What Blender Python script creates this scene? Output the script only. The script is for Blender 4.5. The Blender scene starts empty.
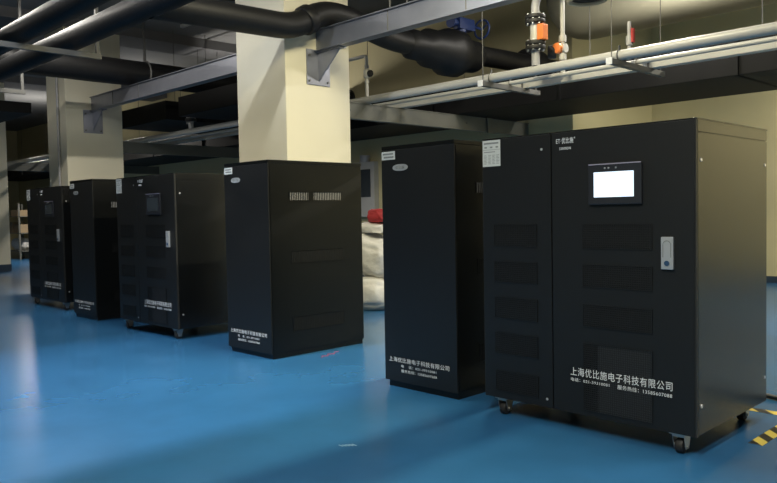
import bpy, bmesh, math, random
from mathutils import Vector, Matrix, noise
random.seed(7)
C = bpy.context.scene.collection
PI = math.pi
sc = bpy.context.scene

# ------------------------------------------------------------------ materials
def mat(name, col, rough=0.5, metal=0.0, spec=0.5, var=0.0, scale=8.0, bump=0.0, bscale=60.0,
        emit=None, estr=0.0, rvar=0.0):
    m = bpy.data.materials.new(name); m.use_nodes = True
    nt = m.node_tree; b = nt.nodes['Principled BSDF']
    b.inputs['Base Color'].default_value = (*col, 1)
    b.inputs['Roughness'].default_value = rough
    b.inputs['Metallic'].default_value = metal
    b.inputs['Specular IOR Level'].default_value = spec
    tc = nt.nodes.new('ShaderNodeTexCoord')
    n = nt.nodes.new('ShaderNodeTexNoise'); n.inputs['Scale'].default_value = scale
    n.inputs['Detail'].default_value = 5
    nt.links.new(tc.outputs['Object'], n.inputs['Vector'])
    if var > 0:
        mx = nt.nodes.new('ShaderNodeMix'); mx.data_type = 'RGBA'
        mx.inputs[6].default_value = (*[c * (1 - var) for c in col], 1)
        mx.inputs[7].default_value = (*[min(1, c * (1 + var)) for c in col], 1)
        nt.links.new(n.outputs['Fac'], mx.inputs[0])
        nt.links.new(mx.outputs[2], b.inputs['Base Color'])
    if rvar > 0:
        mr = nt.nodes.new('ShaderNodeMapRange')
        mr.inputs['To Min'].default_value = max(0, rough - rvar); mr.inputs['To Max'].default_value = rough + rvar
        nt.links.new(n.outputs['Fac'], mr.inputs['Value']); nt.links.new(mr.outputs[0], b.inputs['Roughness'])
    if bump > 0:
        n2 = nt.nodes.new('ShaderNodeTexNoise'); n2.inputs['Scale'].default_value = bscale
        n2.inputs['Detail'].default_value = 4
        nt.links.new(tc.outputs['Object'], n2.inputs['Vector'])
        bp = nt.nodes.new('ShaderNodeBump'); bp.inputs['Strength'].default_value = bump
        bp.inputs['Distance'].default_value = 0.01
        nt.links.new(n2.outputs['Fac'], bp.inputs['Height']); nt.links.new(bp.outputs[0], b.inputs['Normal'])
    if emit:
        b.inputs['Emission Color'].default_value = (*emit, 1); b.inputs['Emission Strength'].default_value = estr
    return m

M = {}
M['black'] = mat('black_powder_coat', (0.0036, 0.0043, 0.0046), 0.26, 0, 1.0, 0.12, 30, 0.04, 900)
M['black_matt'] = mat('black_matt_coat', (0.0036, 0.0043, 0.0046), 0.30, 0, 0.4, 0.12, 30, 0.04, 900)
M['door'] = mat('black_door_coat', (0.0072, 0.0078, 0.0082), 0.42, 0, 0.5, 0.12, 30, 0.12, 900)
M['grille'] = mat('vent_mesh_black', (0.006, 0.006, 0.007), 0.5)
M['hollow'] = mat('dark_interior', (0.003, 0.003, 0.003), 0.8)
M['filter'] = mat('lit_slot_grey', (0.24, 0.24, 0.245), 0.7, var=0.3, scale=40)  # pale grey stands in for light caught in the upper side slots
M['mesh_backing'] = mat('grey_mesh_backing', (0.035, 0.037, 0.040), 0.6, var=0.2, scale=60)
M['seal'] = mat('grey_edge_trim', (0.03, 0.03, 0.028), 0.4, 0.2)
M['white'] = mat('white_print', (0.75, 0.77, 0.78), 0.6)
M['paper'] = mat('paper_label', (0.56, 0.58, 0.56), 0.6, var=0.06, scale=20)
M['ink'] = mat('grey_ink', (0.20, 0.21, 0.21), 0.7)
M['silver'] = mat('silver_plate', (0.50, 0.52, 0.54), 0.38, 0.5, var=0.08)
M['chrome'] = mat('zinc_caster', (0.50, 0.48, 0.45), 0.3, 0.9)
M['bolt'] = mat('bright_screw', (0.85, 0.85, 0.85), 0.25, 0.6)
M['rubber'] = mat('black_rubber', (0.012, 0.012, 0.012), 0.6)
M['bezel'] = mat('screen_bezel', (0.020, 0.022, 0.028), 0.35)
M['bezeltop'] = mat('bezel_edge', (0.30, 0.28, 0.36), 0.3)
M['screen_on'] = mat('lit_screen', (0.05, 0.06, 0.08), 0.2, emit=(0.74, 0.88, 1.0), estr=1.5)
M['screen_off'] = mat('dark_screen', (0.045, 0.055, 0.062), 0.22)
M['blue_lock'] = mat('blue_lock', (0.02, 0.06, 0.13), 0.4)
M['cream'] = mat('cream_paint', (0.68, 0.635, 0.49), 0.50, 0, 0.4, 0.05, 1.5, 0.05, 30)
M['wallp'] = mat('yellow_wall_paint', (0.56, 0.50, 0.295), 0.55, 0, 0.4, 0.06, 1.2, 0.05, 30)
M['skirt'] = mat('dark_blue_skirting', (0.018, 0.035, 0.06), 0.45)
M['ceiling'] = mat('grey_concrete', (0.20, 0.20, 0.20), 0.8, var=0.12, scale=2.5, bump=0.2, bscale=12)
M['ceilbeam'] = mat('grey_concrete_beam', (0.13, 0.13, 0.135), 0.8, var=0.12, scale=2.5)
M['galv'] = mat('galvanised_steel', (0.24, 0.25, 0.29), 0.36, 0.7, var=0.14, scale=5, bump=0.05, bscale=40)
M['greysteel'] = mat('painted_grey_steel', (0.15, 0.15, 0.13), 0.55, 0.2, var=0.12, scale=4)
M['strut'] = mat('dull_strut', (0.12, 0.12, 0.115), 0.5, 0.4, var=0.1, scale=6)
M['insul'] = mat('black_insulation', (0.0055, 0.0055, 0.006), 0.5, 0, 0.35, 0.25, 7, 0.25, 16)
M['duct'] = mat('black_duct', (0.0030, 0.0030, 0.003), 0.65, 0, 0.2, 0.2, 4, 0.1, 10)
M['pvc'] = mat('white_pvc', (0.46, 0.455, 0.43), 0.35, var=0.08, scale=3)
M['pvcgrey'] = mat('grey_pvc', (0.36, 0.36, 0.37), 0.4, var=0.08, scale=3)
M['orange'] = mat('orange_plastic', (0.72, 0.20, 0.05), 0.4)
M['red'] = mat('red_plastic', (0.45, 0.03, 0.03), 0.5)
M['valveblue'] = mat('blue_valve_paint', (0.015, 0.035, 0.14), 0.4)
M['oliveduct'] = mat('olive_duct', (0.34, 0.32, 0.23), 0.6, var=0.08, scale=2)
M['sack'] = mat('woven_sack', (0.62, 0.61, 0.58), 0.6, var=0.12, scale=6, bump=0.8, bscale=22)
M['redcloth'] = mat('red_sack', (0.36, 0.025, 0.03), 0.7, var=0.2, scale=8, bump=0.4, bscale=22)
M['box'] = mat('cardboard', (0.34, 0.25, 0.15), 0.8, var=0.15, scale=5)
M['cable'] = mat('black_cable', (0.01, 0.01, 0.01), 0.5)
M['white_end'] = mat('white_end_cap', (0.8, 0.8, 0.8), 0.5)
M['scuff'] = mat('floor_scuff', (0.20, 0.33, 0.42), 0.5)
M['redmark'] = mat('red_chalk', (0.30, 0.03, 0.05), 0.7)

def floor_material():
    m = bpy.data.materials.new('blue_epoxy_floor'); m.use_nodes = True
    nt = m.node_tree; b = nt.nodes['Principled BSDF']
    tc = nt.nodes.new('ShaderNodeTexCoord')
    n1 = nt.nodes.new('ShaderNodeTexNoise'); n1.inputs['Scale'].default_value = 0.7; n1.inputs['Detail'].default_value = 2
    n2 = nt.nodes.new('ShaderNodeTexNoise'); n2.inputs['Scale'].default_value = 2.2; n2.inputs['Detail'].default_value = 3
    nt.links.new(tc.outputs['Object'], n1.inputs['Vector']); nt.links.new(tc.outputs['Object'], n2.inputs['Vector'])
    mx = nt.nodes.new('ShaderNodeMix'); mx.data_type = 'RGBA'
    mx.inputs[6].default_value = (0.020, 0.100, 0.225, 1); mx.inputs[7].default_value = (0.026, 0.122, 0.280, 1)
    nt.links.new(n1.outputs['Fac'], mx.inputs[0])
    mx2 = nt.nodes.new('ShaderNodeMix'); mx2.data_type = 'RGBA'; mx2.blend_type = 'MULTIPLY'
    mr = nt.nodes.new('ShaderNodeMapRange'); mr.inputs['From Min'].default_value = 0.3; mr.inputs['From Max'].default_value = 0.7
    mr.inputs['To Min'].default_value = 0.90; mr.inputs['To Max'].default_value = 1.05
    nt.links.new(n2.outputs['Fac'], mr.inputs['Value'])
    mx2.inputs[0].default_value = 1
    nt.links.new(mx.outputs[2], mx2.inputs[6]); nt.links.new(mr.outputs[0], mx2.inputs[7])
    nt.links.new(mx2.outputs[2], b.inputs['Base Color'])
    mr2 = nt.nodes.new('ShaderNodeMapRange'); mr2.inputs["To Min"].default_value = 0.22; mr2.inputs['To Max'].default_value = 0.26
    nt.links.new(n2.outputs['Fac'], mr2.inputs['Value']); nt.links.new(mr2.outputs[0], b.inputs['Roughness'])
    b.inputs['Specular IOR Level'].default_value = 0.5
    bp = nt.nodes.new('ShaderNodeBump'); bp.inputs['Strength'].default_value = 0.012; bp.inputs['Distance'].default_value = 0.02
    nt.links.new(n1.outputs['Fac'], bp.inputs['Height']); nt.links.new(bp.outputs[0], b.inputs['Normal'])
    return m
M['floor'] = floor_material()

def tape_material():
    m = bpy.data.materials.new('hazard_stripes'); m.use_nodes = True
    nt = m.node_tree; b = nt.nodes['Principled BSDF']; b.inputs['Roughness'].default_value = 0.4
    tc = nt.nodes.new('ShaderNodeTexCoord'); sp = nt.nodes.new('ShaderNodeSeparateXYZ')
    nt.links.new(tc.outputs['Object'], sp.inputs[0])
    a = nt.nodes.new('ShaderNodeMath'); a.operation = 'ADD'
    nt.links.new(sp.outputs[0], a.inputs[0]); nt.links.new(sp.outputs[1], a.inputs[1])
    s = nt.nodes.new('ShaderNodeMath'); s.operation = 'MULTIPLY'; s.inputs[1].default_value = 5.2
    nt.links.new(a.outputs[0], s.inputs[0])
    f = nt.nodes.new('ShaderNodeMath'); f.operation = 'FRACT'; nt.links.new(s.outputs[0], f.inputs[0])
    g = nt.nodes.new('ShaderNodeMath'); g.operation = 'GREATER_THAN'; g.inputs[1].default_value = 0.5
    nt.links.new(f.outputs[0], g.inputs[0])
    mx = nt.nodes.new('ShaderNodeMix'); mx.data_type = 'RGBA'
    mx.inputs[6].default_value = (0.72, 0.56, 0.10, 1); mx.inputs[7].default_value = (0.012, 0.012, 0.012, 1)
    nt.links.new(g.outputs[0], mx.inputs[0]); nt.links.new(mx.outputs[2], b.inputs['Base Color'])
    return m
M['tape'] = tape_material()

# ------------------------------------------------------------------ mesh helpers
class MB:
    def __init__(self): self.bm = bmesh.new()
    def box(self, x0, x1, y0, y1, z0, z1, bev=0.0):
        t = bmesh.new()
        v = [t.verts.new((x, y, z)) for z in (z0, z1) for y in (y0, y1) for x in (x0, x1)]
        for f in ((0, 2, 3, 1), (4, 5, 7, 6), (0, 1, 5, 4), (1, 3, 7, 5), (3, 2, 6, 7), (2, 0, 4, 6)):
            t.faces.new([v[i] for i in f])
        if bev > 0:
            bmesh.ops.bevel(t, geom=t.edges[:], offset=bev, segments=2, profile=0.7, affect='EDGES')
        self._merge(t); return self
    def _merge(self, t, mtx=None):
        if mtx is not None: bmesh.ops.transform(t, matrix=mtx, verts=t.verts[:])
        me = bpy.data.meshes.new('tmp'); t.to_mesh(me); t.free()
        self.bm.from_mesh(me); bpy.data.meshes.remove(me)
    def cyl(self, a, b, r, seg=20, r2=None, bev=0.0):
        a, b = Vector(a), Vector(b); d = b - a
        t = bmesh.new()
        bmesh.ops.create_cone(t, cap_ends=True, segments=seg, radius1=r, radius2=r if r2 is None else r2, depth=d.length)
        if bev > 0:
            es = [e for e in t.edges if len(e.link_faces) == 2 and any(len(f.verts) > 4 for f in e.link_faces)]
            bmesh.ops.bevel(t, geom=es, offset=bev, segments=2, profile=0.5, affect='EDGES')
        q = d.to_track_quat('Z', 'Y').to_matrix().to_4x4()
        self._merge(t, Matrix.Translation((a + b) / 2) @ q); return self
    def tube(self, pts, r, seg=16, wob=0.0, closed=False):
        """swept round tube through points; r may be a list"""
        pts = [Vector(p) for p in pts]; n = len(pts); rings = []
        up = None
        for i, p in enumerate(pts):
            if closed: d = (pts[(i + 1) % n] - pts[i - 1]).normalized()
            else: d = (pts[min(i + 1, n - 1)] - pts[max(i - 1, 0)]).normalized()
            if up is None: up = d.orthogonal().normalized()
            up = (up - d * up.dot(d)).normalized(); s = d.cross(up)
            rr = r[i] if isinstance(r, (list, tuple)) else r
            ring = []
            for k in range(seg):
                a = 2 * PI * k / seg
                q = rr
                if wob: q = rr * (1 + wob * noise.noise(Vector((p.x * 1.3 + math.cos(a), p.y * 1.3 + math.sin(a), p.z * 1.3))))
                ring.append(self.bm.verts.new(p + (up * math.cos(a) + s * math.sin(a)) * q))
            rings.append(ring)
        m = n if closed else n - 1
        for i in range(m):
            A, B = rings[i], rings[(i + 1) % n]
            for k in range(seg):
                self.bm.faces.new((A[k], A[(k + 1) % seg], B[(k + 1) % seg], B[k]))
        if not closed:
            self.bm.faces.new(rings[0][::-1]); self.bm.faces.new(rings[-1])
        return self
    def ring(self, c, axis, R, r, seg=28, s2=8):
        c, ax = Vector(c), Vector(axis).normalized(); u = ax.orthogonal().normalized(); w = ax.cross(u)
        return self.tube([c + (u * math.cos(2 * PI * k / seg) + w * math.sin(2 * PI * k / seg)) * R for k in range(seg)], r, s2, closed=True)
    def prism(self, poly, ext):
        """extrude polygon (3-D points) by vector ext"""
        a = [self.bm.verts.new(Vector(p)) for p in poly]; e = Vector(ext)
        b = [self.bm.verts.new(Vector(p) + e) for p in poly]; n = len(a)
        self.bm.faces.new(a[::-1]); self.bm.faces.new(b)
        for i in range(n): self.bm.faces.new((a[i], a[(i + 1) % n], b[(i + 1) % n], b[i]))
        return self
    def obj(self, name, material, parent=None, smooth=False, loc=None):
        bmesh.ops.recalc_face_normals(self.bm, faces=self.bm.faces[:])
        me = bpy.data.meshes.new(name)
        if loc is not None: bmesh.ops.translate(self.bm, vec=-Vector(loc), verts=self.bm.verts[:])
        self.bm.to_mesh(me); self.bm.free()
        if smooth:
            for p in me.polygons: p.use_smooth = True
            try: me.set_sharp_from_angle(angle=math.radians(40))
            except Exception: pass
        me.materials.append(material)
        o = bpy.data.objects.new(name, me); C.objects.link(o)
        if loc is not None: o.location = loc
        if parent: o.parent = parent
        return o

def tag(o, label, cat, group=None, kind=None):
    o['label'] = label; o['category'] = cat
    if group: o['group'] = group
    if kind: o['kind'] = kind
    return o
def thing(name, label, cat, loc=(0, 0, 0), group=None):
    o = bpy.data.objects.new(name, None); C.objects.link(o); o.location = loc
    o.empty_display_size = 0.1
    return tag(o, label, cat, group)
def struct(o): o['kind'] = 'structure'; return o
def dup(root, loc, label):
    def cp(o, parent):
        c = o.copy(); C.objects.link(c)
        if parent: c.parent = parent
        for ch in list(o.children): cp(ch, c)
        return c
    r = cp(root, None); r.location = loc; r['label'] = label
    return r
def bend(pts, rad=0.25, n=6):
    """round off the corners of a polyline"""
    pts = [Vector(p) for p in pts]; out = [pts[0]]
    for i in range(1, len(pts) - 1):
        p = pts[i]; a = (pts[i - 1] - p); b = (pts[i + 1] - p)
        ra = min(rad, a.length * .49); rb = min(rad, b.length * .49)
        A = p + a.normalized() * ra; B = p + b.normalized() * rb
        for k in range(n + 1):
            t = k / n; out.append(A * (1 - t) ** 2 + p * 2 * t * (1 - t) + B * t * t)
    out.append(pts[-1]); return out
def subdiv(pts, step=0.4):
    pts = [Vector(p) for p in pts]; out = [pts[0]]
    for a, b in zip(pts, pts[1:]):
        k = max(1, int((b - a).length / step))
        for i in range(1, k + 1): out.append(a.lerp(b, i / k))
    return out
def text(name, s, x0, x1, z0, z1, y, parent, material, bold=0.012):
    cu = bpy.data.curves.new('txt', 'FONT'); cu.body = s; cu.size = 1; cu.resolution_u = 2; cu.space_character = 1.12
    cu.extrude = 0.004
    o = bpy.data.objects.new('txt', cu); C.objects.link(o)
    dg = bpy.context.evaluated_depsgraph_get()
    me = bpy.data.meshes.new_from_object(o.evaluated_get(dg))
    bpy.data.objects.remove(o); bpy.data.curves.remove(cu)
    xs = [v.co.x for v in me.vertices]; ys = [v.co.y for v in me.vertices]
    ax, bx, ay, by = min(xs), max(xs), min(ys), max(ys)
    for v in me.vertices:
        v.co = Vector((x0 + (v.co.x - ax) / (bx - ax) * (x1 - x0), y - 0.0008 - v.co.z * 0.15, z0 + (v.co.y - ay) / (by - ay) * (z1 - z0)))
    me.name = name; me.materials.clear(); me.materials.append(material)
    t = bpy.data.objects.new(name, me); C.objects.link(t); t.parent = parent
    return t

# ------------------------------------------------------------------ the setting
YW, YB, XC = 11.7, 14.71, -7.22      # near back wall, far back wall, corner between them
CZ = 5.4
struct(MB().box(-36, 7, -7, 15, -0.2, 0).obj('floor', M['floor']))
struct(MB().box(-36, 7, -7, 15, CZ, CZ + 0.2).obj('ceiling', M['ceiling']))
struct(MB().box(-36, XC, YW, 15, 0, CZ).obj('wall_back', M['wallp']))
struct(MB().box(XC, 7, YB, 15, 0, CZ).obj('wall_recess', M['wallp']))
struct(MB().box(6.8, 7, -7, YB, 0, CZ).obj('wall_right', M['wallp']))
struct(MB().box(-36, -35.8, -7, YW, 0, CZ).obj('wall_left', M['wallp']))
struct(MB().box(-35.8, 6.8, -7, -6.8, 0, CZ).obj('wall_front', M['wallp']))
struct(MB().box(-35.8, XC + .015, YW - .015, YW, 0, 0.14).box(XC, XC + .015, YW, YB, 0, .14).obj('baseboard_back', M['skirt']))
struct(MB().box(XC + .015, 6.8, YB - .015, YB, 0, 0.13).obj('baseboard_recess', M['skirt']))
# concrete downstand beams over the column line
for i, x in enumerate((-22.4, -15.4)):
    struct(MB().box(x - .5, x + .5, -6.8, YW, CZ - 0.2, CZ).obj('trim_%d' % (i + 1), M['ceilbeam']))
def column(x0, x1, y0, y1, label):
    t = thing('concrete_column', label, 'column', ((x0 + x1) / 2, (y0 + y1) / 2, 0), 'row of square columns')
    cx, cy = (x0 + x1) / 2, (y0 + y1) / 2
    MB().box(x0 - cx, x1 - cx, y0 - cy, y1 - cy, 0, CZ - (0.2 if x0 < -14 else 0), 0.012).obj('shaft', M['cream'], t)
    MB().box(x0 - cx - .012, x1 - cx + .012, y0 - cy - .012, y1 - cy + .012, 0, 0.2).obj('skirting', M['skirt'], t)
    return t
column(-8.87, -7.76, 5.8, 6.89, 'bright cream square column rising behind the slotted-side black cabinet')
column(-15.9, -14.93, 5.8, 6.95, 'cream square column with a grey conduit, behind the two leftmost black cabinets')
column(-23.2, -22.12, 5.9, 6.95, 'dim olive square column at the left edge, dark skirting at its foot')
tag(MB().tube([(-15.26, 5.77, 0), (-15.26, 5.77, 4.6)], 0.024, 10).obj('conduit', M['pvcgrey'], smooth=True),
    'thin grey conduit running up the front of the second column', 'conduit')

# ------------------------------------------------------------------ UPS cabinets
def grille(x0, x1, z0, z1, y, parent, nx, nz):
    m = MB()
    fr = 0.006; d = 0.006
    m.box(x0, x1, y - d, y, z0, z0 + fr).box(x0, x1, y - d, y, z1 - fr, z1)
    m.box(x0, x0 + fr, y - d, y, z0 + fr, z1 - fr).box(x1 - fr, x1, y - d, y, z0 + fr, z1 - fr)
    for k in range(1, nx):
        x = x0 + (x1 - x0) * k / nx; m.box(x - .0022, x + .0022, y - d * .6, y, z0, z1)
    for k in range(1, nz):
        z = z0 + (z1 - z0) * k / nz; m.box(x0, x1, y - d * .8, y, z - .0022, z + .0022)
    g = m.obj('vent_grille', M['door'], parent)
    MB().box(x0 + .001, x1 - .001, y - .0012, y - .0004, z0 + .001, z1 - .001).obj('backing', M['hollow'], g)
    return g
UW, UD, UZ0, UZ1 = 1.559, 1.136, 0.097, 1.958
ZC = -0.0311                                        # caster contact, in the cabinet's own units
def make_caster(x, y, parent):
    b = MB(); zt = UZ0
    b.box(x - .055, x + .055, y - .05, y + .05, zt - .010, zt)
    for sx in (-1, 1):
        xa = x + sx * .034
        b.prism([(xa, y - .046, zt - .009), (xa, y + .046, zt - .009), (xa, y + .020, ZC + .03), (xa, y - .020, ZC + .03)], (.004 * sx, 0, 0))
    b.box(x - .034, x + .034, y - .046, y + .046, zt - .022, zt - .010)
    b.cyl((x - .043, y, ZC + .045), (x + .043, y, ZC + .045), .009, 10)
    c = b.obj('caster', M['chrome'], parent)
    MB().cyl((x - .024, y, ZC + .045), (x + .024, y, ZC + .045), .045, 22, bev=.007).obj('wheel', M['rubber'], c, True)
def make_ups(loc, label, on):
    t = thing('ups_cabinet', label, 'electrical cabinet', loc, 'wide black power cabinets on casters')
    fy = 0.016                                   # body front; doors end at y=0
    b = MB().box(.006, UW - .006, fy, UD - .004, UZ0, UZ1 - .004, .004)
    b.obj('body', M['black'], t)
    for s, (xa, xb) in enumerate(((0, .006), (UW - .006, UW))):
        MB().box(xa, xb, fy + .012, UD - .006, UZ0 + .006, 1.877, .0015).obj('side_panel', M['black'], t)
        MB().box(xa, xb, fy + .012, UD - .006, 1.884, UZ1 - .002, .0015).obj('top_side_strip', M['black'], t)
    MB().box(0, .006, .004, fy + .008, UZ0, UZ1).obj('corner_trim', M['seal'], t)
    MB().box(UW - .007, UW + .001, .001, fy + .006, UZ0, UZ1).obj('corner_trim', M['seal'], t)
    MB().box(-.003, UW + .003, .006, UD, UZ1 - .004, UZ1 + .004, .002).obj('top_cover', M['black'], t)
    d1 = MB().box(.006, .580, 0, fy - .002, UZ0, UZ1 - .006, .003).obj('door', M['door'], t)
    d2 = MB().box(.589, UW - .009, 0, fy - .002, UZ0, UZ1 - .006, .003).obj('door', M['door'], t)
    for za, zb in ((1.19, 1.35), (.935, 1.085), (.675, .83), (.42, .575), (.15, .30)):
        grille(.10, .465, za, zb, 0, d1, 24, 11)
    for za, zb in ((1.19, 1.35), (.94, 1.09), (.68, .83)):
        grille(.815, 1.292, za, zb, 0, d2, 32, 11)
    g = grille(.815, 1.292, .13, .575, 0, d2, 32, 32)
    MB().box(.925, 1.288, -.0020, -.0010, .134, .571).obj('grey_backing', M['mesh_backing'], g)  # lighter grey sheet behind the bars of the tall lower grille
    bz = MB().box(.875, 1.236, -.022, 0, 1.472, 1.728, .006).obj('display_bezel', M['bezel'], t)
    MB().box(.878, 1.233, -.0255, -.018, 1.722, 1.729).obj('bezel_edge', M['bezeltop'], bz)
    MB().box(.915, 1.186, -.0245, -.021, 1.518, 1.676).obj('screen', M['screen_on'] if on else M['screen_off'], bz)
    for x in (.992, 1.018, 1.068): MB().cyl((x, -.0245, 1.700), (x, -.02, 1.700), .006, 10).obj('indicator', M['silver'], bz)
    h = MB().box(1.355, 1.430, -.020, 0, 1.078, 1.272, .006).obj('handle', M['silver'], d2)
    h['label'] = 'silver flush handle'
    MB().cyl((1.392, -.024, 1.115), (1.392, -.018, 1.115), .016, 16).obj('lock', M['blue_lock'], h, True)
    m = MB(); arc = [(1.392 + .024 * math.cos(a), -.0205, 1.225 + .024 * math.sin(a)) for a in [PI * k / 12 for k in range(13)]]
    m.tube([(1.416, -.0205, 1.15)] + arc + [(1.368, -.0205, 1.15)], .0022, 6).obj('lever_outline', M['ink'], h)
    for x, z in ((.51, 1.853), (.535, .155)): MB().cyl((x, -.003, z), (x, .001, z), .009, 10).obj('door_catch', M['silver'], d1)
    for y in (.07, UD - .04):
        for z in (.27, 1.72):
            MB().cyl((UW - .001, y, z), (UW + .004, y, z), .011, 10).obj('screw_head', M['bolt'], t)
    # printed paper in the upper left corner
    p = MB().box(.008, .165, -.0018, 0, 1.762, 1.948).obj('paper_label', M['paper'], d1); p['label'] = 'white printed paper label'
    k = MB()
    k.box(.02, .15, -.0026, -.0015, 1.921, 1.933)
    for x in (.025, .075, .125): k.box(x, x + .022, -.0026, -.0015, 1.893, 1.904)
    k.box(.01, .163, -.0026, -.0015, 1.880, 1.8825)
    k.box(.02, .12, -.0026, -.0015, 1.862, 1.868)
    for r in range(7):
        for x in (.022, .058, .094, .13): k.box(x, x + .02 + .006 * ((r * 3 + int(x * 100)) % 2), -.0024, -.0015, 1.780 + r * .010, 1.7835 + r * .010)
    k.obj('print', M['ink'], p)
    # lettering
    text('lettering', '上海优比施电子科技有限公司', .725, 1.418, .350, .406, -.0072, t, M['white'], 0.02)
    text('lettering', '电话：021-39310081', .727, 1.005, .312, .336, -.0072, t, M['white'], 0.02)
    text('lettering', '服务热线：13585607088', 1.062, 1.416, .308, .336, -.0072, t, M['white'], 0.02)
    text('logo', 'ET·优比施', .625, .755, 1.878, 1.917, 0, t, M['white'], 0.04)
    text('logo_mark', '®', .760, .770, 1.906, 1.918, 0, t, M['white'], 0.01)
    text('model_lettering', 'S3000DN', .650, .735, 1.838, 1.856, 0, t, M['white'], 0.03)
    for x in (.135, UW - .12):
        for y in (.065, UD - .12): make_caster(x, y, t)
    k = .979                                        # real size; casters stand on the floor
    t.scale = (k, k, k); t.location = (loc[0] * k, loc[1] * k, 1.45 * (1 - k))
    return t
make_ups((-3.395, 4.282, 0), 'wide black power cabinet at the right with a glowing screen', True)
make_ups((-9.63, 4.367, 0), 'wide black cabinet with dark screen, left of the cabinet with side vents', False)
make_ups((-13.645, 4.582, 0), 'farthest wide black cabinet with dark screen, at the left end of the row', False)

BW, BD, BH = 0.79, 1.245, 1.99
def make_battery(loc, label, w=BW):
    t = thing('battery_cabinet', label, 'electrical cabinet', loc, 'tall narrow black battery cabinets')
    MB().box(.004, w - .004, .014, BD, .05, BH - .03, .004).obj('body', M['black_matt'], t)
    MB().box(0, w, .002, BD + .003, BH - .032, BH, .004).obj('top_cover', M['black_matt'], t)
    MB().box(.03, w - .006, .02, BD - .02, 0, .055).obj('plinth', M['black_matt'], t)
    d = MB().box(0, w, 0, .013, .05, BH - .034, .003).obj('front_door', M['door'], t)
    for s, bk in ((1, 0), (0, 0)):
        xs = w - .004 if s else .004
        xo = w if s else 0.0
        MB().box(min(xs, xo), max(xs, xo), .022, BD - .012, .06, BH - .04, .001).obj('side_panel', M['black_matt'], t)
    for za, zb, ya, yb, mt in ((1.585, 1.672, .26, .945, 'filter'), (.945, 1.07, .27, .97, 'hollow'), (.255, .395, .275, .955, 'hollow')):
        bk = MB().box(w - .001, w + .0012, ya, yb, za, zb).obj('vent', M[mt], t)
        m = MB(); n = 30
        for k in range(n + 1):
            y = ya + (yb - ya) * k / n; hw = .0062
            if k in (11, 12, 13) and mt == 'filter': hw = .0115
            m.box(w, w + .004, y - hw, y + hw, za, zb)
        m.box(w, w + .004, ya - .004, yb + .004, za - .004, za + .003).box(w, w + .004, ya - .004, yb + .004, zb - .003, zb + .004)
        m.obj('slats', M['black_matt'], bk)
    p = MB().box(.006, .160, -.0018, 0, 1.878, 1.945).obj('paper_label', M['paper'], d); p['label'] = 'small white paper label'
    MB().box(.018, .14, -.0026, -.0015, 1.918, 1.932).box(.03, .145, -.0026, -.0015, 1.892, 1.906).obj('print', M['ink'], p)
    e = MB(); c = (.218, 0, 1.809)
    pts = [(c[0] + .085 * math.copysign(abs(math.cos(a)) ** .8, math.cos(a)), -.004, c[2] + .027 * math.copysign(abs(math.sin(a)) ** .9, math.sin(a))) for a in [2 * PI * k / 36 for k in range(36)]]
    e.prism(pts, (0, .004, 0)); em = e.obj('emblem', M['silver'], d); em['label'] = 'silver oval badge'
    text('badge_lettering', '优比施', .168, .268, 1.797, 1.822, -.004, em, M['ink'], 0.02)
    text('lettering', '上海优比施电子科技有限公司', .05, w - .08, .212, .252, 0, t, M['white'], 0.02)
    text('lettering', '电    话：021-39310081', .19, w - .215, .172, .196, 0, t, M['white'], 0.02)
    text('lettering', '服务热线：13585607088', .19, w - .21, .132, .157, 0, t, M['white'], 0.02)
    return t
make_battery((-4.478, 4.313, 0), 'tall narrow black cabinet standing just left of the lit-screen cabinet')
make_battery((-6.884, 4.308, 0), 'tall black cabinet with slotted vents on its side, in front of the bright column')
make_battery((-11.12, 4.34, 0), 'tall narrow black cabinet between the two wide dark-screen cabinets')

# ------------------------------------------------------------------ overhead steel
def channel_x(x0, x1, yc, z0, z1, fl=0.10, t=0.012):
    """C channel along x: web faces -y, flanges turn towards +y"""
    m = MB(); y0 = yc - fl / 2
    m.box(x0, x1, y0, y0 + t, z0, z1).box(x0, x1, y0, y0 + fl, z0, z0 + t).box(x0, x1, y0, y0 + fl, z1 - t, z1)
    # flange towards the viewer (rolled I section)
    m.box(x0, x1, y0 - .05, y0, z0, z0 + t).box(x0, x1, y0 - .03, y0, z1 - t, z1)
    return m
def bracket(x, s, y, zt, parent):
    m = MB()
    xa, xb = (x, x + .014) if s > 0 else (x - .014, x)
    m.box(xa, xb, y - .22, y + .17, zt - .44, zt + .02)
    for yy in (y - .03,):
        m.prism([(x, yy, zt - .40), (x, yy, zt), (x + s * .48, yy, zt)], (0, .02, 0))
    m.box(min(x, x + s * .48), max(x, x + s * .48), y - .06, y + .06, zt - .016, zt)
    b = m.obj('bracket', M['galv'], parent)
    for yy in (y - .18, y + .13):
        for z in (zt - .39, zt - .06): MB().cyl((x, yy, z), (x + s * .03, yy, z), .016, 8).obj('bolt', M['strut'], b)
BZ0, BZ1, BY = 3.585, 3.865, 6.36
for x0, x1, lab in ((-14.93, -8.87, 'long galvanised steel beam between the two cream columns, resting on a bracket'),
                    (-7.76, -0.7, 'galvanised steel beam running right from the bright column to the top edge')):
    t = thing('steel_beam', lab, 'beam', (x0, BY, BZ0), 'overhead galvanised beams')
    o = channel_x(0.001, x1 - x0 - .001, 0, 0, BZ1 - BZ0).obj('channel', M['galv'], t)
    for fx in ((.35, .66) if x0 > -10 else (.3, .62)):
        X = (x1 - x0) * fx * .55
        MB().box(X, X + .008, -.058, -.05, .012, BZ1 - BZ0 - .012).obj('splice_line', M['strut'], t)
    bracket(0.0, 1, 0, 0, t)
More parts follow.
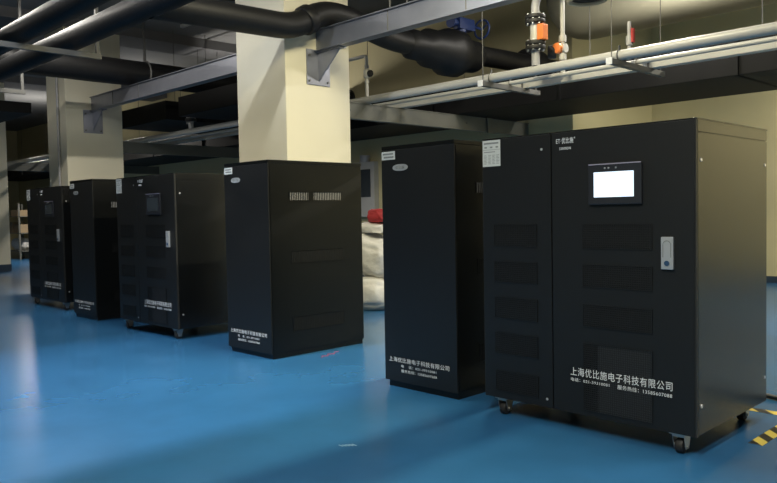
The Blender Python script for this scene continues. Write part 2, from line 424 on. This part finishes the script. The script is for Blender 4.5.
# lower cross beams running into depth
def beam_y(x, y0, y1, z0, z1, label):
    m = MB(); w = .10; t_ = .012
    m.box(x - w / 2, x + w / 2, y0, y1, z1 - t_, z1).box(x - w / 2, x + w / 2, y0, y1, z0, z0 + t_).box(x - .006 + .03, x + .006 + .03, y0, y1, z0, z1)
    t = thing('steel_cross_beam', label, 'beam', (x, y0, z0), 'lower grey cross beams')
    bmesh.ops.translate(m.bm, vec=(-x, -y0, -z0), verts=m.bm.verts[:])
    m.obj('joist', M['greysteel'], t)
    return t
LB0, LB1 = 2.82, 3.058
cb = beam_y(-8.2, 6.89, YW, LB0, LB1, 'grey steel cross beam from the bright column back to the wall, under white pipes')
k = MB(); k.prism([(.05, 3.55, -.02), (.05, 3.75, -.02), (.05, 3.68, .26), (.05, 3.52, .26)], (.02, 0, 0)).obj('stiffener', M['greysteel'], cb)
for yy in (.35, 3.0): MB().cyl((.034, yy, .12), (.046, yy, .12), .02, 8).obj('bolt', M['strut'], cb)
beam_y(-15.4, 6.95, YW, LB0, LB1, 'grey steel cross beam from the column with conduit back to the wall')
beam_y(-22.6, 6.95, YW, LB0, LB1, 'grey steel cross beam behind the dim left-edge column')

# strut supports under the two black pipes upper left
def pipe_support(x, y1, label):
    t = thing('pipe_support', label, 'pipe support', (x, 0, 3.472), 'struts carrying the upper black pipes')
    MB().box(-.03, .03, 2.2, y1, 0, .065).obj('strut', M['strut'], t)
    for y in (2.3, y1 - .04): MB().box(-.02, .02, y - .02, y + .02, .065, CZ - 3.472).obj('hanger', M['strut'], t)
pipe_support(-9.45, 4.14, 'grey strut under the two black pipes, upper left')
pipe_support(-12.85, 4.35, 'pale strut end at the left edge, farther along the black pipes')

# ------------------------------------------------------------------ black insulated pipes and ducts
def pipe(name, pts, r, material, label, cat='pipe', group=None, wob=0.05, seg=22, rad=.3, step=.35):
    pts = subdiv(bend(pts, rad), step) if len(pts) > 2 else subdiv(pts, step)
    o = MB().tube(pts, r, seg, wob).obj(name, material, None, True)
    return tag(o, label, cat, group)
PZ = 3.72
pipe('insulated_pipe', [(-35, 3.19, 3.685), (-2, 3.19, 3.685)], .135, M['insul'], 'black insulated pipe nearest the top left corner', group='black insulated pipes')
pl = thing('insulated_pipe', 'long black insulated pipe crossing in front of the bright column to a blue valve', 'pipe', (0, 0, 0), 'black insulated pipes')
PX = -7.5
pts = subdiv(bend([(PX, 3.85, PZ), (PX, 5.75, PZ + .05), (PX, 6.2, 4.035), (PX, 6.62, 4.035), (PX, 7.5, 3.86), (PX, YW - .01, 3.95)], .25), .25)
MB().tube(pts, .158, 22, .06).obj('pipe_run', M['insul'], pl, True)
MB().tube(subdiv([(-35, 3.85, PZ), (-2, 3.85, PZ)], .35), .145, 22, .05).obj('branch_pipe', M['insul'], pl, True)
MB().cyl((PX, 5.90, 3.86), (PX, 6.02, 3.93), .185, 22, bev=.02).obj('joint_band', M['insul'], pl, True)
m = MB(); ring = [(7.75, .16), (7.85, .25), (8.1, .25), (8.2, .33), (8.5, .34), (8.62, .42), (8.85, .41), (9.0, .30), (9.3, .28), (9.4, .17)]
m.tube([(PX, y, 3.86) for y, q in ring], [q * .86 for y, q in ring], 22, .10); m.obj('valve_jacket', M['insul'], pl, True)
MB().cyl((PX, 10.65, 3.93), (PX, 11.05, 3.93), .26, 24, bev=.02).obj('flange_jacket', M['insul'], pl, True)
vz = 4.33
v = MB().cyl((PX, 9.0, 4.05), (PX, 9.0, vz), .07, 14).box(PX - .075, PX + .075, 8.88, 9.24, vz - .09, vz + .09, .03).cyl((PX, 8.76, vz), (PX, 8.9, vz), .045, 12) \
    .cyl((PX, 8.74, vz), (PX, 8.78, vz), .09, 16).cyl((PX, 9.2, vz), (PX, 9.52, vz), .02, 10).obj('valve_gearbox', M['valveblue'], pl, True)
v['label'] = 'blue valve gearbox'
w = MB().ring((PX, 9.5, vz), (0, 1, 0), .145, .017)
for a in (.5, .5 + 2 * PI / 3, .5 + 4 * PI / 3):
    w.cyl((PX, 9.5, vz), (PX + .145 * math.cos(a), 9.5, vz + .145 * math.sin(a)), .013, 8)
w.obj('handwheel', M['valveblue'], v, True)
pipe('insulated_pipe', [(-3.85, -6.79, 3.2), (-3.85, 4.7, 3.2), (-3.85, 4.7, CZ - .001)], .105, M['insul'], 'unseen black insulated pipe overhead, added to cast a shadow band on the floor', group='black insulated pipes')  # unseen pipe, put in for the dark band it throws on the floor
# large pipe upper left, resting on the beam
pd = thing('insulated_pipe', 'thickest black insulated pipe, with a strap round it, crossing in front of the second column', 'pipe', (0, 0, 0), 'black insulated pipes')
MB().tube(subdiv([(-13.2, -1, 4.10), (-13.2, YW - .01, 4.10)], .35), .232, 26, .03).obj('pipe_run', M['insul'], pd, True)
MB().ring((-13.2, 6.62, 4.10), (0, 1, 0), .245, .018).box(-13.215, -13.185, 6.60, 6.64, 4.34, CZ).obj('hanger_strap', M['strut'], pd, True)
def duct(label, x0, x1, y0, y1, z0, z1, ribs, axis='x', lip=.03):
    t = thing('air_duct', label, 'duct', ((x0 + x1) / 2, (y0 + y1) / 2, z0), 'flat black air ducts')
    cx, cy = (x0 + x1) / 2, (y0 + y1) / 2
    MB().box(x0 - cx, x1 - cx, y0 - cy, y1 - cy, 0, z1 - z0, .01).obj('casing', M['duct'], t)
    for k in range(1, ribs + 1):
        m = MB()
        if axis == 'x':
            x = x0 - cx + (x1 - x0) * k / (ribs + 1); m.box(x - .015, x + .015, y0 - cy - lip, y1 - cy, 0.0, z1 - z0 + lip)
        else:
            y = y0 - cy + (y1 - y0) * k / (ribs + 1); m.box(x0 - cx - lip, x1 - cx + lip, y - .015, y + .015, 0.0, z1 - z0 + lip)
        m.obj('flange', M['duct'], t)
    for k in range(1, ribs + 1):
        if axis == 'x':
            x, y = x0 - cx + (x1 - x0) * k / (ribs + 1), 0
        else:
            x, y = 0, y0 - cy + (y1 - y0) * k / (ribs + 1)
        MB().cyl((x, y, z1 - z0), (x, y, CZ - z0), .006, 6).obj('hanger_rod', M['strut'], t)
duct('long flat black duct running below the white pipes towards the right edge', -34, 4, 9.6, 11.3, LB1 + .002, 3.5, 14)
duct('broad black duct seen between the columns above the left white pipes', -15.6, -13.55, 7.2, 9.5, 3.35, 3.72, 2, 'y')
duct('second black duct beside the bright column, above the left white pipes', -13.05, -10.6, 7.2, 9.5, 3.35, 3.72, 2, 'y')
duct('black duct at the left edge, above the dim column', -30, -16.2, 4.6, 5.6, 3.62, 3.84, 5)

duct('unseen black duct overhead, added to shade the floor on the left', -8.4, -6.95, -5, 2.2, 3.9, 4.15, 4, 'y')  # unseen duct, put in to bound the blue-lit floor strip on the left
duct('unseen black duct overhead, added to shade the floor in front of the cabinets', -6.05, -4.6, -5, 2.6, 3.9, 4.15, 4, 'y')  # unseen duct, put in to keep the cool light off the near floor
# ------------------------------------------------------------------ white pvc lines
p1 = pipe('pvc_pipe', [(-33, 7.6, 3.116), (4, 7.6, 3.116)], .056, M['pvc'], 'thickest and topmost of the three parallel white overhead pipes', group='white overhead pipes', wob=0, step=2, seg=18)
p2 = pipe('pvc_pipe', [(-33, 8.0, 3.096), (4, 8.0, 3.096)], .027, M['pvc'], 'thinnest of the three parallel white overhead pipes, in the middle', group='white overhead pipes', wob=0, step=2, seg=14)
p3 = tag(MB().box(-33, 4, 8.28, 8.40, 3.060, 3.135, .006).obj('cable_trunking', M['pvc']), 'flat pale trunking, lowest of the three white overhead lines', 'trunking')
def hanger(loc, label):
    t = thing('pipe_hanger', label, 'pipe hanger', loc, 'trapeze hangers under the white pipes')
    m = MB(); m.box(-.03, .03, 0, 1.26, -.06, -.054).box(-.03, -.024, 0, 1.26, -.06, 0).box(.024, .03, 0, 1.26, -.06, 0).box(-.03, .03, 0, 1.26, -.004, 0)
    m.obj('strut', M['strut'], t)
    MB().box(-.036, .036, -.012, .002, -.068, .008, .003).obj('end_cap', M['white_end'], t)
    for y in (.05, 1.20): MB().cyl((0, y, -.07), (0, y, CZ - loc[2]), .006, 8).obj('rod', M['strut'], t, True)
    for y, r, zz in ((.22, .060, .058), (.62, .031, .038)):
        c = MB().ring((0, y, zz), (1, 0, 0), r, .006, 20, 6).box(-.008, .008, y - .012, y + .012, zz + r - .005, zz + r + .05)
        c.obj('clamp', M['strut'], t)
    MB().box(-.01, .01, .875, .89, 0, .10).box(-.01, .01, 1.03, 1.045, 0, .10).box(-.01, .01, .875, 1.045, .085, .10).obj('clamp', M['strut'], t)
    return t
h1 = hanger((-4.10, 7.38, 3.058), 'trapeze hanger with white end, right of the orange valves')
dup(h1, (-5.86, 7.38, 3.058), 'trapeze hanger with white end, left of the orange valves below the blue handwheel')

# valve assembly with orange handles
va = thing('pvc_valve_riser', 'white riser with black flanges and an orange valve handle', 'pipe valve', (-5.19, 7.6, 3.17))
MB().tube(bend([(0, 0, 0), (0, 0, .82), (.55, 0, 1.15), (.55, 0, CZ - 3.17)], .15), .05, 16).obj('riser', M['pvcgrey'], va, True)
MB().cyl((0, 0, .26), (0, 0, .50), .062, 18).obj('valve_body', M['pvc'], va, True)
for z in (.19, .50):
    f = MB().cyl((0, 0, z), (0, 0, z + .045), .12, 22, bev=.008).cyl((0, 0, z + .055), (0, 0, z + .10), .12, 22, bev=.008).obj('flange', M['rubber'], va, True)
    for k in range(8):
        a = 2 * PI * k / 8 + .3
        MB().cyl((.098 * math.cos(a), .098 * math.sin(a), z - .015), (.098 * math.cos(a), .098 * math.sin(a), z + .115), .011, 8).obj('flange_bolt', M['silver'], f)
MB().cyl((.02, -.02, .30), (.02, -.02, .465), .02, 10).box(.06, .145, -.06, .05, .29, .475, .012).obj('handle', M['orange'], va)
vb = thing('pvc_drain_valve', 'thin white riser with a round orange tap beside the flanged riser', 'pipe valve', (-5.07, 8.0, 3.11))
MB().cyl((0, 0, 0), (0, 0, CZ - 3.11), .028, 14).obj('riser', M['pvc'], vb, True)
MB().cyl((0, 0, .38), (0, 0, .46), .045, 14).cyl((0, 0, .16), (0, 0, .24), .045, 14).cyl((-.11, 0, .30), (.05, 0, .30), .055, 16).obj('tap_body', M['pvc'], vb, True)
MB().cyl((-.03, -.10, .30), (-.03, -.02, .30), .065, 18, bev=.015).obj('orange_knob', M['orange'], vb, True)
MB().cyl((-.16, -.08, .27), (-.08, -.02, .27), .085, 18, bev=.015).obj('black_knob', M['rubber'], vb, True)
vc = thing('pvc_drain_valve', 'thin white elbow pipe and tap right of the bright column', 'pipe valve', (-8.17, 7.6, 3.17))
MB().tube(bend([(-.75, 0, .60), (0, 0, .60), (0, 0, 0)], .05), .024, 12).obj('riser', M['pvc'], vc, True)
MB().cyl((0, 0, .27), (0, 0, .40), .05, 14, bev=.015).cyl((0, 0, .42), (0, 0, .46), .034, 12).cyl((0, 0, .20), (0, 0, .24), .034, 12).obj('tap_body', M['pvc'], vc, True)
MB().cyl((.05, 0, .33), (.10, 0, .33), .05, 14, bev=.01).obj('knob', M['rubber'], vc, True)
vd = thing('pvc_drain_valve', 'small white tap with a red end on the pipes left of the bright column', 'pipe valve', (-13.3, 7.6, 3.17))
MB().cyl((0, 0, 0), (0, 0, .16), .05, 14).cyl((-.12, 0, .10), (-.12, 0, .50), .028, 10).box(-.14, .03, -.02, .02, .15, .19).obj('riser', M['pvcgrey'], vd, True)
MB().cyl((-.06, 0, .30), (.12, 0, .27), .10, 16, bev=.03).obj('tap_body', M['pvc'], vd, True)
MB().cyl((.12, 0, .27), (.19, 0, .26), .07, 14, bev=.02).obj('red_cap', M['red'], vd, True)
MB().cyl((0, 0, .14), (0, 0, .20), .11, 16, bev=.01).obj('flange', M['rubber'], vd, True)
ve = thing('pvc_drain_valve', 'small pale stub with a red lever on the top white pipe', 'pipe valve', (-4.14, 7.9, 3.12))
MB().cyl((0, 0, 0), (0, 0, .42), .022, 12).cyl((0, 0, .16), (0, 0, .26), .036, 12).obj('stub', M['pvcgrey'], ve, True)
MB().box(.03, .06, -.02, .02, .18, .34, .008).obj('lever', M['red'], ve)

# ------------------------------------------------------------------ other overhead things
od = thing('round_duct', 'large olive round duct along the top of the recess, elbowed at its left end', 'duct', (0, 0, 0))
MB().tube(subdiv(bend([(6.5, 11.0, 4.66), (-6.75, 11.0, 4.66), (-6.75, 11.0, CZ - .02)], .35, 8), .3), .45, 30).obj('duct_run', M['oliveduct'], od, True)
cl = thing('duct_collar', 'round dark-mouthed collar at the top edge above the olive duct elbow', 'duct', (-4.67, 7.9, 3.90))
m = MB()
m.ring((0, 0, 0), (0, 0, 1), .21, .03, 32, 8).cyl((0, 0, .02), (0, 0, CZ - 3.90), .235, 32)
m.obj('collar', M['oliveduct'], cl, True)
MB().cyl((0, 0, .012), (0, 0, .02), .20, 30).obj('mouth', M['hollow'], cl)
ct = thing('cable_tray', 'grey cable tray hung high between the left columns', 'cable tray', (-12.5, 9.1, 4.5))
m = MB().box(-3.2, 1.6, -.25, -.235, 0, .1).box(-3.2, 1.6, .235, .25, 0, .1)
for k in range(20): m.box(-3.2 + k * .25, -3.15 + k * .25, -.24, .24, 0, .02)
m.obj('tray', M['galv'], ct)
for x in (-2.6, -.6, 1.4):
    for y in (-.25, .25): MB().cyl((x, y, .05), (x, y, CZ - 4.5), .008, 6).obj('hanger_rod', M['strut'], ct)
for i, (x, y, lab) in enumerate(((-12.15, 6.25, 'short pale ceiling batten, left of a pair above the left steel beam'), (-12.2, 6.98, 'short pale ceiling batten, right of a pair above the left steel beam'))):
    t = thing('ceiling_bar', lab, 'ceiling fitting', (x, y, 4.88), 'pale ceiling bars')
    MB().box(-.25, .25, -.03, .03, 0, .06, .006).obj('bar', M['pvc'], t)  # plain pale bar below the ceiling, kind of fitting undetermined
    for xa in (-.25, .15): MB().box(xa, xa + .04, -.02, .02, .05, CZ - 4.88).obj('drop_rod', M['cable'], t)
tag(MB().tube(bend([(-10.6, 6.6, CZ - .02), (-10.6, 6.6, 4.95), (-10.2, 6.9, 4.88), (-9.4, 7.3, 5.0), (-9.4, 7.3, CZ - .02)], .2), .02, 8).obj('cable', M['cable'], None, True),
    'black cable loop dangling from the ceiling left of the bright column', 'cable')
for x, y, lab in ((-6.75, 6.7, 'thin rod hanging above the right steel beam, nearer the column'), (-6.45, 6.7, 'thin rod hanging above the right steel beam, farther from the column')):
    tag(MB().cyl((x, y, 3.95), (x, y, CZ), .010, 8).box(x - .02, x + .02, y - .02, y + .02, 3.93, 4.02).obj('hanger_rod', M['strut']), lab, 'rod', 'rods above the right beam')
for x in (-6.75, -6.45): pass

# ------------------------------------------------------------------ things behind the cabinets
wc = thing('wall_cabinet', 'pale wall cabinet with dark window seen between the two middle cabinets', 'wall box', (-12.6, YW - .15, 1.35))
MB().box(-.35, .35, 0, .15, 0, 1.25, .01).obj('case', M['pvc'], wc)
MB().box(-.24, .24, -.012, 0, .45, 1.08, .004).obj('window', M['screen_off'], wc)
MB().cyl((0, .06, 1.25), (0, .06, 1.40), .12, 16).obj('alarm_dome', M['pvcgrey'], wc, True)

def sack(name, loc, size, rot, material, label, seed, group='sacks piled behind the bright column'):
    bm = bmesh.new(); bmesh.ops.create_icosphere(bm, subdivisions=4, radius=1)
    for v in bm.verts:
        c = v.co.copy()
        p = Vector([math.copysign(abs(a) ** .62, a) for a in c])
        n = noise.noise(c * 1.6 + Vector((seed, 0, 0))) * .16 + noise.noise(c * 4 + Vector((0, seed, 0))) * .08 + abs(noise.noise(c * 3.2 + Vector((seed, seed, 0)))) * -.16
        v.co = Vector((p.x * size[0], p.y * size[1], p.z * size[2])) * (1 + n)
    bmesh.ops.rotate(bm, cent=(0, 0, 0), matrix=Matrix.Rotation(rot[0], 3, 'X') @ Matrix.Rotation(rot[1], 3, 'Y'), verts=bm.verts[:])
    bmesh.ops.rotate(bm, cent=(0, 0, 0), matrix=Matrix.Rotation(rot[2], 3, 'Z'), verts=bm.verts[:])
    mz = min(v.co.z for v in bm.verts); bmesh.ops.translate(bm, vec=(0, 0, -mz), verts=bm.verts[:])
    for v in bm.verts:                           # settled flat base
        if v.co.z < .04: v.co.z = max(0, v.co.z * .4)
    me = bpy.data.meshes.new(name); bm.to_mesh(me); bm.free()
    for p in me.polygons: p.use_smooth = True
    me.materials.append(material)
    o = bpy.data.objects.new(name, me); C.objects.link(o); o.location = loc
    return tag(o, label, 'sack', group)
def top(o, sink): return o.location.z + max(v.co.z for v in o.data.vertices) - sink
a = sack('woven_sack', (-8.15, 7.62, 0), (.42, .30, .24), (0, 0, .5), M['sack'], 'lumpy white sack lying on the floor at the bottom of the pile', 1.0)
b = sack('woven_sack', (-8.22, 7.72, top(a, .03)), (.40, .30, .30), (.1, .3, .3), M['sack'], 'bulging white sack in the middle of the pile', 5.0)
c = sack('woven_sack', (-8.18, 7.74, top(b, .03)), (.26, .20, .07), (.1, .1, .2), M['sack'], 'small crumpled white sack just under the red bundle', 9.0)
sack('red_bundle', (-8.14, 7.78, top(c, .02)), (.18, .16, .10), (0, 0, 0), M['redcloth'], 'dark red bundle topping the pile of white sacks', 13.0)

rk = thing('storage_rack', 'dim storage rack far back behind the left-edge column', 'rack', (-29.0, 9.5, 0))
for x in (-.75, .75):
    for y in (-.3, .3): MB().box(x - .03, x + .03, y - .03, y + .03, 0, 2.0).obj('post', M['greysteel'], rk)
for z in (.30, .95, 1.55): MB().box(-.78, .78, -.32, .32, z - .03, z).obj('shelf', M['greysteel'], rk)
for i, (dx, z, w, h, lab) in enumerate(((-.45, .95, .4, .38, 'left of two cartons on the middle shelf of the dim rack'), (.25, .95, .6, .30, 'right of two cartons on the middle shelf of the dim rack'), (.0, 1.55, .7, .22, 'carton on the top shelf of the dim rack'))):
    tag(MB().box(-w / 2, w / 2, -.22, .22, 0, h, .01).obj('carton', M['box'], loc=None), lab, 'box', 'cartons on the dim rack').location = (-29.0 + dx, 9.5, z)
sack('woven_sack', (-28.95, 9.5, .30), (.45, .24, .22), (0, 0, .2), M['sack'], 'pale sack on the lowest shelf of the dim storage rack', 21.0, None)

# ------------------------------------------------------------------ on the floor
def tape(name, x0, x1, y0, y1, lab):
    o = MB().box(x0, x1, y0, y1, 0, .0015).obj(name, M['tape']); return tag(o, lab, 'floor tape', 'hazard tape strips')
tape('hazard_tape', -2.02, -.6, 5.46, 5.545, 'black and yellow floor tape strip emerging behind the lit-screen cabinet')
tape('hazard_tape', -1.70, -1.615, 4.70, 5.42, 'black and yellow floor tape strip beside the lit-screen cabinet, nearest the right edge')
tag(MB().tube(subdiv(bend([(-3.3, 6.1, .02), (-2.2, 5.95, .02), (-1.5, 5.75, .02), (-.3, 5.9, .02)], .4), .2), .018, 10).obj('floor_cable', M['cable'], None, True),
    'black cable lying on the floor behind the lit-screen cabinet', 'cable')
m = MB()
tag(MB().tube([(-5.80, 4.70, .002), (-5.86, 4.76, .002), (-5.83, 4.81, .002), (-5.90, 4.86, .002), (-5.86, 4.92, .002), (-5.93, 4.98, .002), (-5.92, 5.03, .002)], .004, 6).obj('chalk_mark', M['redmark']),
    'red scribbled mark on the blue floor by the slotted cabinet', 'floor mark')
for k in range(5): m.box(-3.53 + k * .012, -3.49 + k * .013, 2.98 + k * .016, 2.986 + k * .017, 0, .0008)
tag(m.obj('floor_scuff', M['scuff']), 'pale scuff on the blue floor in front of the cabinets', 'floor mark')

# ------------------------------------------------------------------ lights (fluorescent battens out of the frame; added fill lamps are marked) 
def lamp(x, y, z, sx, sy, power, col=(1.0, .95, .85), up=.3, rot=(0, 0, 0)):
    for k, (dz, rx) in enumerate(((0, 0), (.06, PI))):
        e = power if k == 0 else power * up
        if e <= 0: continue
        l = bpy.data.lights.new('unseen_lamp', 'AREA'); l.shape = 'RECTANGLE'; l.size = sx; l.size_y = sy; l.energy = e; l.color = col
        o = bpy.data.objects.new('unseen_lamp', l); C.objects.link(o); o.location = (x, y, z + dz)
        o.rotation_euler = (rot[0] + rx, rot[1], rot[2])
COOL, NEU, WARM = (.97, .98, 1), (1, .95, .86), (1, .91, .62)
lamp(-4.2, 4.6, 4.9, .1, 2.4, 370, WARM, .4)
lamp(-6.5, 1.6, 4.9, .1, 2.4, 350, (.92, .96, 1), .4)
lamp(-11.6, 3.8, 4.9, .1, 2.4, 170, NEU, .8)
lamp(-16.3, 1.4, 4.9, .1, 2.4, 75, NEU, .4)  # added fill to brighten the second column's front
lamp(-1.2, 0.0, 4.9, .1, 2.4, 350, (1, .98, .84), .3)
lamp(-1.4, 12.8, 4.9, 2.4, .1, 240, (1, .93, .76))
lamp(2.2, 12.8, 4.9, 2.4, .1, 260, (1, .93, .76))  # added to brighten the wall mirrored in the right cabinet's side
lamp(-4.6, 9.0, 4.9, .1, 2.4, 220, NEU)
lamp(0.3, 7.4, 4.9, .1, 2.4, 130, NEU)  # added fill for the hazard tape and floor at the right
lamp(-14.6, 8.8, 4.0, 1.2, .1, 60, NEU, 0, (math.radians(100), 0, 0))  # added lamp hidden above the duct, brightens the upper back wall
lamp(-18.8, 9.0, 3.9, 1.2, .1, 90, NEU, .2)  # added lamp hidden behind the duct, brightens the left background
lamp(-25.5, 9.0, 3.9, .1, 1.2, 210, NEU, .2)  # added fill for the far left wall and rack
lamp(-11.3, 9.3, 2.9, .6, .1, 40, NEU, 0)  # added lamp hidden behind the bright column, lifts the lower wall and sacks

w = bpy.data.worlds.new('World'); sc.world = w; w.use_nodes = True
w.node_tree.nodes['Background'].inputs[0].default_value = (.5, .55, .6, 1)
w.node_tree.nodes['Background'].inputs[1].default_value = 0.02

# ------------------------------------------------------------------ camera
F = 745.6
yaw, pitch, roll = -0.79675, 0.03952, -0.01869
f = Vector((math.sin(yaw) * math.cos(pitch), math.cos(yaw) * math.cos(pitch), -math.sin(pitch)))
r = Vector((math.cos(yaw), -math.sin(yaw), 0)); u = r.cross(f)
c_, s_ = math.cos(roll), math.sin(roll)
r2 = r * c_ + u * s_; u2 = -r * s_ + u * c_
cam = bpy.data.cameras.new('camera'); co = bpy.data.objects.new('camera', cam); C.objects.link(co)
cam.sensor_width = 36; cam.lens = F / 777 * 36; cam.clip_end = 200
mw = Matrix.Identity(4)
for i in range(3):
    mw[i][0] = r2[i]; mw[i][1] = u2[i]; mw[i][2] = -f[i]
mw[0][3], mw[1][3], mw[2][3] = 0, 0, 1.45
co.matrix_world = mw
sc.camera = co
vs = sc.view_settings
sc.display_settings.display_device = 'sRGB'
vs.view_transform = 'Standard'; vs.look = 'None'; vs.gamma = 1; vs.use_curve_mapping = False; vs.exposure = 0.0
